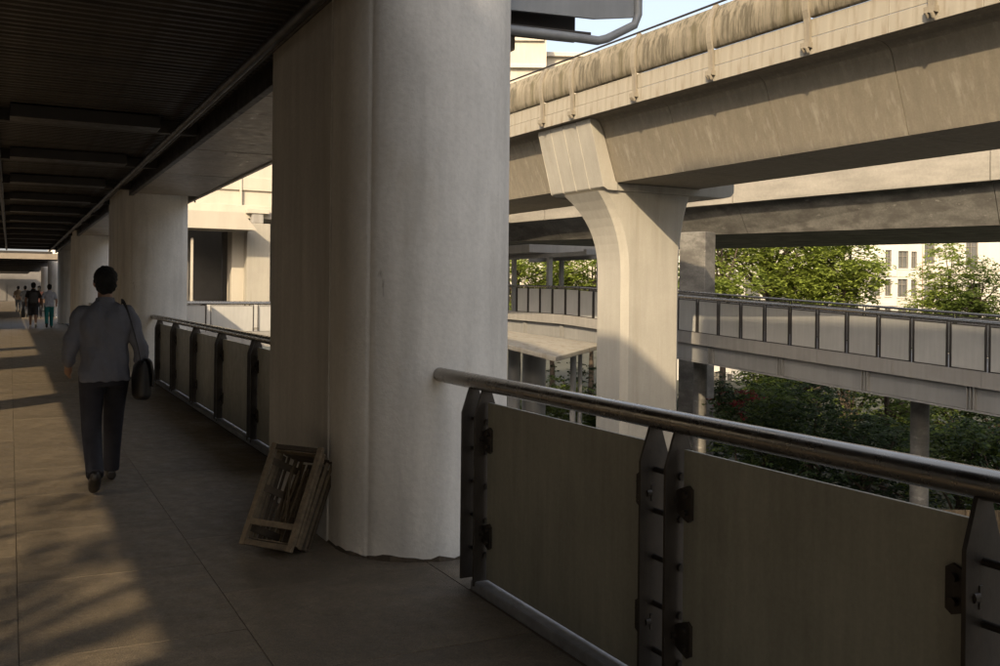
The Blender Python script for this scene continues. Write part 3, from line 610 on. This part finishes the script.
def tree(label, base, hgt, rx, ry, rz, m, n=5000, ls=.3, seed=1, tr=.22, layered=False, lobes=10, group='street trees', name='street_tree', cz=None):
    R = random.Random(seed); e = empty(name, label, 'tree', base, 0, group); cz = cz if cz is not None else hgt - rz
    cr, blobs = leaf_crown('crown', (0, 0, cz), rx, ry, rz, n, ls, m, e, seed, lobes, layered=layered)
    mb = MB(); fork = Vector((R.uniform(-.3, .3), R.uniform(-.3, .3), max(cz - rz * .7, hgt * .3)))
    mb.tube(catmull([(0, 0, -.1), (R.uniform(-.15, .15), R.uniform(-.15, .15), fork.z * .5), fork, (fork.x * 1.2, fork.y, cz + rz * .3)], 4), [tr * (1.25 - 1.0 * k / 12) for k in range(13)], 10)
    for b, br in blobs:
        q = b + Vector((0, 0, cz)); s0 = fork + Vector((0, 0, R.uniform(0, rz * .5)))
        mb.tube([s0, s0.lerp(q, .5) + Vector((R.uniform(-.3, .3), R.uniform(-.3, .3), R.uniform(.0, .4))), q], [tr * .45, tr * .28, tr * .08], 6, False)
    mb.build('trunk', 'bark', e); return e
def gp(px, d): p = atd(px, 293, d); return (p.x, p.y, GZ)
tree('sunlit yellow-green tree right of the sunlit pier', gp(722, 66), 15.5, 3.6, 3.4, 5.0, 'leaf', 13000, .30, 11, .22, True, 20)
tree('tall sunny tree with dark trunk in front of barred window', gp(771, 69), 17, 4.6, 4.2, 5.6, 'leaf', 13000, .30, 12, .34, True, 24)
tree('broad drooping sunny tree covering the white block', gp(818, 67), 16, 3.9, 4.2, 5.2, 'leaf', 12000, .30, 13, .26, True, 24, cz=10.8)
tree('hanging outer tree by the paired windows', gp(848, 65), 15, 2.0, 2.2, 4.2, 'leaf', 7000, .30, 14, .18, True, 14, cz=10.2)
tree('green tree at corner of the white block', gp(943, 80), 13.6, 2.1, 3.0, 4.8, 'leaf', 8000, .28, 15, .2, False, 18)
tree('round green tree before the cream building', gp(980, 78), 12.0, 3.1, 3.0, 3.4, 'leaf2', 11000, .26, 16, .2, False, 22)
tree('sunny tree seen left of the sunlit pier behind shelter', gp(517, 80), 15, 4, 4, 6.0, 'leaf', 12000, .32, 17, .25, True, 20)
tree('sunny tree behind the shelter posts', gp(553, 78), 15, 4, 4, 6.2, 'leaf', 12000, .32, 18, .22, True, 20)
tree('sunny tree touching the left edge of the sunlit pier', gp(592, 76), 14.5, 4, 4, 5.8, 'leaf', 12000, .32, 19, .22, True, 20)
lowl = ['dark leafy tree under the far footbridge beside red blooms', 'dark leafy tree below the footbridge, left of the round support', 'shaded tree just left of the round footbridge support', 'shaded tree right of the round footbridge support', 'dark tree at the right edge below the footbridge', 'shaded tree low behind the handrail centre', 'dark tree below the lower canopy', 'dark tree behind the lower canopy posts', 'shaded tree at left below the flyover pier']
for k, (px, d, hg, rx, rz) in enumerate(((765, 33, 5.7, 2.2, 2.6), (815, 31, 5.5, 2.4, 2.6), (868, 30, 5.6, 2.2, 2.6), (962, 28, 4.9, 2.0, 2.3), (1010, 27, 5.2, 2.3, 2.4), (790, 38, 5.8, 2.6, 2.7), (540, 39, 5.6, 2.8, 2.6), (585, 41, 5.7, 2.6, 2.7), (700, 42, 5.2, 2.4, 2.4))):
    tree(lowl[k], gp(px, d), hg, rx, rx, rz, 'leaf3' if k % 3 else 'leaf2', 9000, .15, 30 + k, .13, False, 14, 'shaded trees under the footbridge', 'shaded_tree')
for k, (px, d, hg) in enumerate(((752, 47, 6.3), (806, 45, 6.0), (850, 43, 6.2), (905, 42, 6.0), (950, 40, 5.6), (1000, 38, 5.6))):
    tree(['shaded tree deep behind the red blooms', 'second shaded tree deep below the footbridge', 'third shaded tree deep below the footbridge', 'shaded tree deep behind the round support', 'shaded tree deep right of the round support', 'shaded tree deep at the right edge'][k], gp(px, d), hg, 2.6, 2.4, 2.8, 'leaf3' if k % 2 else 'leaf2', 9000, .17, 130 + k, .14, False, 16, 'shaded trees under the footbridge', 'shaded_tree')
fl = empty('flower_bush', 'red blooming bush under the far footbridge near the flyover pier', 'bush', gp(738, 31)); bl_, _ = leaf_crown('blooms', (0, 0, 4.55), .9, .9, .6, 420, .10, 'flower', fl, 61, 10); bl_['kind'] = 'stuff'; leaf_crown('leaves', (0, 0, 3.9), 1.2, 1.2, 1.2, 2600, .14, 'leaf3', fl, 62, 12)
MB().tube([(0, 0, 0), (.1, 0, 1.8), (0, .1, 3.6)], [.06, .05, .02], 6).build('stem', 'bark', fl)
tree('pale-barked slim tree trunk under the footbridge beside round support', gp(892, 33), 7.2, 1.6, 1.6, 2.0, 'leaf2', 2200, .18, 71, .16, False, 8, 'shaded trees under the footbridge', 'shaded_tree')
hedge = []
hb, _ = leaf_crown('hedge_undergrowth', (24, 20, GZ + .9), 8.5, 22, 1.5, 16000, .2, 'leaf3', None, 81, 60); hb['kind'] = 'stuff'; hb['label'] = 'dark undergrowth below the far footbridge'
# ================================================================== things at street level, lower right corner
fnc = empty('plank_fence', 'brown plank fence glimpsed past the nearest twin posts', 'fence', (atd(985, 512, 20.).x, atd(985, 512, 20.).y, GZ), -YAW)
pk = None
for k in range(26):
    if pk is None: pk = MB().box(0, .22, 0, .04, 1.9, 3.7).build('plank', 'wood', fnc, .004); pk.location = (-2 + k * .23, 0, 0)
    else: inst(pk, 'plank', fnc, (-2 + k * .23, random.uniform(0, .012), 0))
MB().box(-2, 4, .045, .1, 2.1, 2.2).box(-2, 4, .045, .1, 3.3, 3.4).build('cross_rail', 'wooddark', fnc); MB().box(-2, 4, -.1, .3, 0, 1.88).build('base_wall', 'walkway', fnc)
# ================================================================== wooden crate
th = math.radians(63); z0 = .062
a0, a1 = atz(243, 541, z0), atz(290, 549, z0)
ex = (a1 - a0); Wc = ex.length; ex.normalize(); nh = Vector((-ex.y, ex.x, 0))
if nh.x < 0: nh = -nh
ly = nh * math.cos(th) + Vector((0, 0, math.sin(th))); bz = nh * math.sin(th) - Vector((0, 0, math.cos(th)))
cr = empty('wooden_crate', 'battered wooden fruit crate leaning against the nearest column', 'crate', (0, 0, 0))
cr.matrix_world = Matrix(((ex.x, ly.x, bz.x, a0.x), (ex.y, ly.y, bz.y, a0.y), (ex.z, ly.z, bz.z, a0.z), (0, 0, 0, 1)))
Lc, Dc, tp = .61, .25, .05
def cbar(name, p, q, wd, t, m='wood', up=(0, 0, 1)): return MB().bar(p, q, wd, t, up).build(name, m, cr, .002)
cbar('frame_bar', (0, -.02, 0), (0, Lc + .01, 0), .034, .026); cbar('frame_bar', (Wc, -.02, 0), (Wc, Lc + .01, 0), .036, .026)
cbar('frame_bar', (.018, .0, .002), (Wc - .018, .0, .002), .034, .022); cbar('frame_bar', (.018, .125, .002), (Wc - .018, .125, .002), .036, .020); cbar('frame_bar', (.018, Lc - .01, .003), (Wc - .018, Lc - .01, .003), .030, .018, 'wooddark')
R = random.Random(5)
for sx in (0, 1):                      # slatted long sides
    x0, x1 = (0.002, tp) if sx == 0 else (Wc - .002, Wc - tp)
    for k in range(6):
        z = .035 + k * .038; f = z / Dc; x = x0 + (x1 - x0) * f
        cbar('side_slat', (x + R.uniform(-.006, .006), .02 + R.uniform(0, .02), z), (x + R.uniform(-.012, .012), Lc - .02 + R.uniform(-.03, .02), z + R.uniform(-.008, .008)), .007, .030 + R.uniform(-.008, .004), 'wood' if R.random() < .55 else 'wooddark')
    for y in (.09, .34, Lc - .10): cbar('side_batten', (x0 + (.010 if sx == 0 else -.010), y, .015), (x1 + (.010 if sx == 0 else -.010), y, Dc), .045, .010, 'wooddark', (1, 0, 0))
for k in range(7):                     # back slats
    x = tp + .012 + k * (Wc - 2 * tp - .024) / 6; cbar('back_slat', (x, .05, Dc + R.uniform(-.004, .004)), (x + R.uniform(-.012, .012), Lc - .04, Dc + R.uniform(-.006, .006)), .030 if k % 2 else .036, .008, 'wooddark' if R.random() < .6 else 'wood')
for y, k in ((.03, 0), (Lc - .03, 1)):   # ends
    for j in range(3): cbar('end_slat', (.02, y, .04 + j * .075), (Wc - .02, y, .04 + j * .075), .055, .009, 'wooddark' if j else 'wood', (0, 1, 0))
for k in range(9):                     # split canes lying loose inside
    x = tp + .03 + R.random() * .12; cbar('loose_cane', (x, .16 + R.random() * .08, Dc - .05 - R.random() * .1), (x + R.uniform(-.05, .05), Lc - .08 - R.random() * .1, Dc - .06 - R.random() * .09), .012, .008, 'wood')
# ================================================================== people
def remeshed(mb, name, m, parent, vox, smooth=3):
    o = mb.build(name, m, parent); md = o.modifiers.new('r', 'REMESH'); md.mode = 'VOXEL'; md.voxel_size = vox; md.use_smooth_shade = True
    s = o.modifiers.new('s', 'SMOOTH'); s.factor = .5; s.iterations = smooth
    dg = bpy.context.evaluated_depsgraph_get(); me = bpy.data.meshes.new_from_object(o.evaluated_get(dg)); o.modifiers.clear(); old = o.data; o.data = me; bpy.data.meshes.remove(old)
    if not me.materials: me.materials.append(M[m] if isinstance(m, str) else m)
    for p in me.polygons: p.use_smooth = True
    return o
def loft(mb, rings, n=20):
    vs = []
    for (cx, cy, cz, rx, ry) in rings:
        for k in range(n): a = 2 * math.pi * k / n; vs.append((cx + rx * math.copysign(abs(math.cos(a)) ** .85, math.cos(a)), cy + ry * math.copysign(abs(math.sin(a)) ** .85, math.sin(a)), cz))
    fs = [(i * n + k, i * n + (k + 1) % n, (i + 1) * n + (k + 1) % n, (i + 1) * n + k) for i in range(len(rings) - 1) for k in range(n)]
    fs += [tuple(range(n))[::-1], tuple((len(rings) - 1) * n + k for k in range(n))]
    return mb.add(vs, fs, True)
def person(label, loc, rz, shirt, trous, vox=.012, stride=.33, mirror=1, shorts=False, hgt=1.72, sleeve=.9, hair='hair', bag=None, arm=(.20, -.10), group=None, longhair=False):
    """walks along +y; mirror=1: left leg behind"""
    e = empty('person', label, 'person', loc, rz, group); k = hgt / 1.72; e.scale = (k, k, k); m = mirror
    hipz = .90
    def leg(s, back):
        hx = s * .088
        if back: return [Vector((hx, -.01, hipz)), Vector((hx + s * .004, -.03, .50)), Vector((hx + s * .0, -stride - .02, .165))]
        return [Vector((hx, .01, hipz)), Vector((hx, stride * .62, .49)), Vector((hx, stride + .0, .085))]
    LB, RF = leg(-1 * m, True), leg(1 * m, False)
    sh = [Vector((s * .170, 0, 1.362)) for s in (-1, 1)]
    arms = []
    for i, s in enumerate((-1, 1)):
        sw = arm[i]; el = Vector((s * .255, sw * .35 - .03, 1.09)); wr = Vector((s * .25, sw + .08, .90 + abs(sw) * .35)); arms.append((sh[i], el, wr))
    # body: one continuous surface
    b = MB()
    loft(b, [(0, 0, .86, .14, .095), (0, .0, .98, .145, .10), (0, .0, 1.12, .13, .09), (0, .0, 1.28, .16, .10), (0, -.005, 1.38, .17, .085), (0, -.005, 1.43, .10, .065), (0, 0, 1.46, .055, .055)])
    b.tube([(0, -.005, 1.40), (0, .008, 1.47), (0, .015, 1.54)], [.062, .056, .055], 14)
    b.ell((0, .02, 1.615), (.076, .094, .108)); b.ell((0, .055, 1.56), (.052, .055, .055)); b.ell((0, .115, 1.60), (.014, .02, .022)); b.ell((0, .10, 1.552), (.028, .012, .012))
    for s in (-1, 1): b.ell((s * .078, .01, 1.605), (.012, .022, .032))
    for lg in (LB, RF): b.tube(catmull(lg, 5), [.078, .075, .072, .066, .06, .052, .056, .052, .046, .04, .036], 12)
    for (p, q, w_) in arms:
        b.tube(catmull([p, q, w_], 4), [.056, .052, .048, .045, .041, .040, .037, .032, .027], 12)
        d = (w_ - q).normalized(); sx = 1 if p.x > 0 else -1
        side = Vector((0, 1, 0)) - d * d.y; side.normalize(); nr = d.cross(side)
        pc = w_ + d * .05; b.tube([w_ - d * .01, w_ + d * .035, w_ + d * .085], [.026, .032, .030], 10)
        for fi, (off_, ln) in enumerate(((.028, .062), (.010, .072), (-.010, .067), (-.027, .052))):
            s0 = w_ + d * .075 + side * off_; s1 = s0 + d * ln * .55 + nr * (-.006 * sx); s2 = s0 + d * ln * .95 - nr * .024 * sx
            b.tube([s0, s1, s2], [.0105, .0098, .008], 8)
        t0 = w_ + d * .03 + side * .022; b.tube([t0, t0 + side * .028 + d * .025, t0 + side * .034 + d * .055], [.0125, .0115, .009], 8)
    remeshed(b, 'body', 'skin', e, vox * .8, 2)
    for s in (-1, 1): MB().ell((s * .030, .098, 1.622), (.012, .008, .008), None, 8, 6).build('eye', 'hair', e)
    # hair
    h = MB(); h.ell((0, .0, 1.645), (.090, .106, .098)); h.ell((0, -.03, 1.60), (.082, .075, .085))
    if longhair: h.ell((0, -.065, 1.50), (.085, .05, .14))
    ho = remeshed(h, 'hair', hair, e, vox, 1)
    for v in ho.data.vertices:               # keep the face free, tousle the rest
        v.co += v.normal * (.006 * math.sin(v.co.x * 90 + v.co.z * 60) * math.sin(v.co.z * 110 + v.co.y * 70))
        if v.co.y > .055 and v.co.z < 1.655: v.co.y = .02
    # trousers / shorts
    t = MB(); loft(t, [(0, 0, .80, .155, .112), (0, 0, .88, .172, .122), (0, 0, .96, .165, .115), (0, 0, 1.02, .155, .105)])
    for lg in (LB, RF):
        pts = catmull(lg, 6)
        if shorts: pts = pts[:7]; rs = [.105, .104, .10, .097, .095, .094, .094]
        else: rs = [.104, .102, .097, .091, .085, .080, .077, .074, .071, .068, .066, .065, .066][:len(pts)]
        t.tube(pts, rs, 14)
    remeshed(t, 'trousers', trous, e, vox, 3)
    # shirt with sleeves
    t = MB(); loft(t, [(0, 0, .845, .192, .132), (0, 0, .90, .190, .132), (0, 0, 1.0, .176, .122), (0, 0, 1.12, .170, .12), (0, -.005, 1.25, .192, .128), (0, -.01, 1.32, .198, .12), (0, -.01, 1.375, .172, .10), (0, -.006, 1.42, .115, .082), (0, 0, 1.465, .070, .070)])
    for (p, q, w_) in arms:
        pts = catmull([p + Vector((-.03 if p.x > 0 else .03, 0, .0)), p, q, q.lerp(w_, .75)], 4); n_ = 9 + int(4 * max(0, sleeve - .5) / .5) if sleeve > .5 else 8
        pts = pts[:n_]; t.tube(pts, [.070 - .0018 * i for i in range(len(pts))], 14)
    so2 = remeshed(t, 'shirt', shirt, e, vox, 3)
    rr = random.Random(int(loc[1] * 7))
    ph = [rr.uniform(0, 6) for _ in range(6)]
    for v in so2.data.vertices:              # cloth folds
        x, y, z = v.co; a = .006 * math.sin(z * 34 + x * 26 + ph[0]) + .007 * math.sin(z * 15 - x * 34 + y * 12 + ph[1]) + .004 * math.sin(x * 75 + z * 9 + ph[2]); v.co += v.normal * max(a + .003, -.003)
    loft_ = MB(); loft_.tube([(0, .0, 1.445), (0, .004, 1.475), (0, .006, 1.487)], [.080, .071, .069], 18, False); loft_.build('collar', shirt, e)
    # shoes
    for lg, back in ((LB, True), (RF, False)):
        f = MB(); an = lg[2]
        if back: f.tube([an + Vector((0, -.03, .0)), an + Vector((0, .03, -.05)), an + Vector((0, .10, -.105)), an + Vector((0, .155, -.130))], [.040, .046, .043, .030], 12); f.ell(an + Vector((0, -.01, .0)), (.04, .05, .05))
        else: f.tube([an + Vector((0, -.06, -.045)), an + Vector((0, .02, -.04)), an + Vector((0, .11, -.048)), an + Vector((0, .175, -.055))], [.036, .044, .042, .026], 12); f.ell(an + Vector((0, -.01, .0)), (.04, .048, .05))
        so3 = remeshed(f, 'shoe', 'shoe' if not shorts else 'white', e, vox * .8, 2)
        for v in so3.data.vertices: v.co.z = max(v.co.z, .0)
    return e
man = person('walking man seen from behind in grey-blue shirt and dark trousers with shoulder bag', (.67, 8.24, 0), 0, 'shirt', 'trousers', .011, .36, 1, hgt=1.73, arm=(.12, -.08))
bg_ = empty('shoulder_bag', 'black shoulder bag hanging at the walking man right hip', 'bag', (.67 + .27, 8.19, .70))
mb = MB(); loft(mb, [(0, 0, 0, .05, .13), (0, 0, .03, .07, .165), (0, 0, .15, .075, .17), (0, 0, .26, .06, .165), (0, 0, .31, .03, .155)]); remeshed(mb, 'pouch', 'bag', bg_, .011, 2)
mb = MB(); loft(mb, [(.068, 0, .10, .016, .15), (.072, 0, .2, .022, .158), (.05, 0, .305, .022, .158), (.02, 0, .325, .03, .15)]); remeshed(mb, 'flap', 'bag', bg_, .011, 2)
sp = catmull([(-.02, -.14, .28), (-.055, -.16, .45), (-.125, -.105, .72), (-.155, -.0, .775), (-.13, .11, .70), (-.06, .16, .45), (-.02, .14, .28)], 6)
mb = MB()
for p, q_ in zip(sp[:-1], sp[1:]): mb.bar(p, q_ + (q_ - p) * .1, .035, .006, (1, 0, 0) if abs((q_ - p).normalized().x) < .8 else (0, 0, 1))
mb.build('strap', 'bag', bg_)
M['c_dark'] = cloth('dark_tshirt', (.022, .018, .018)); M['c_shorts'] = cloth('dark_shorts', (.028, .028, .034)); M['c_pale'] = cloth('pale_shirt', (.36, .38, .44)); M['c_teal'] = cloth('teal_trousers', (.01, .14, .14)); M['c_red'] = cloth('red_shirt', (.07, .025, .02)); M['c_grey'] = cloth('grey_shirt', (.10, .10, .10)); M['c_tan'] = cloth('tan_shirt', (.25, .17, .10)); M['pack'] = cloth('grey_backpack', (.05, .05, .053))
pA = atz(33, 328, 0); pB = atz(49, 328, 0)
person('far pedestrian in dark shirt and shorts with grey backpack', (pA.x, pA.y, 0), 0, 'c_dark', 'c_shorts', .016, .20, -1, True, 1.78, .4, arm=(-.1, .1))
bp = empty('backpack', 'grey backpack on the dark-shirted far pedestrian', 'backpack', (pA.x, pA.y - .19, .98)); mb = MB(); loft(mb, [(0, 0, 0, .13, .07), (0, 0, .06, .16, .095), (0, 0, .3, .155, .09), (0, .02, .44, .11, .06)]); remeshed(mb, 'pack_body', 'pack', bp, .016, 2); MB().bar((-.10, .05, .42), (-.09, .12, .40), .05, .02).bar((.10, .05, .42), (.09, .12, .40), .05, .02).build('strap', 'pack', bp)
hb2 = empty('carrier_bag', 'dark carrier bag held low by the dark-shirted pedestrian', 'bag', (pA.x - .36, pA.y, .42)); mb = MB(); loft(mb, [(0, 0, 0, .07, .12), (0, 0, .05, .085, .15), (0, 0, .34, .06, .14), (0, 0, .40, .02, .13)]); remeshed(mb, 'sack', 'bag', hb2, .016, 2); MB().tube([(0, -.06, .38), (.02, 0, .52), (0, .06, .38)], .01, 6).build('handle', 'bag', hb2)
person('far pedestrian in pale shirt and teal trousers', (pB.x, pB.y, 0), 0, 'c_pale', 'c_teal', .016, .16, 1, False, 1.72, .4, arm=(.05, -.12))
for k, (px, Y, sh_, tr_, lb) in enumerate(((25, 58, 'c_grey', 'c_shorts', 'small distant figure in grey left of the dark-shirted pedestrian'), (39, 56, 'c_red', 'c_shorts', 'small distant figure in dark red between the two pedestrians'), (18, 70, 'c_tan', 'c_grey', 'tiny distant figure in tan at the far left'))):
    p = atY(px, 310, Y); person(lb, (p.x, Y, 0), 0, sh_, tr_, .022, .2, 1 if k % 2 else -1, False, 1.68, .4, group='people far down the walkway', longhair=k == 1)

# ================================================================== left side, outside the picture: things added to shape the light
lb = empty('sky_cut_block', 'dark block added on the left, out of frame, to cut the side sky light', 'building', (-20, 0, GZ))  # unseen block, added to hold back sky light from the left
MB().box(-8, 6, -60, 90, 0, 14.9).build('wall', 'darkwall', lb); MB().box(-8.3, 6.3, -60, 90, 14.91, 15.2).build('roof', 'darkwall', lb)
for k in range(24): MB().box(6.01, 6.06, -58 + k * 6, -55 + k * 6, 4, 6.5).build('window', 'glass', lb)
tree('leafy tree added left of the walkway, out of frame, to dapple the floor', (-8.2, -3.6, GZ), 15.2, 2.6, 3.4, 2.3, 'leaf2', 900, .22, 91, .16, False, 12)  # unseen tree, added to break up the sun on the near floor
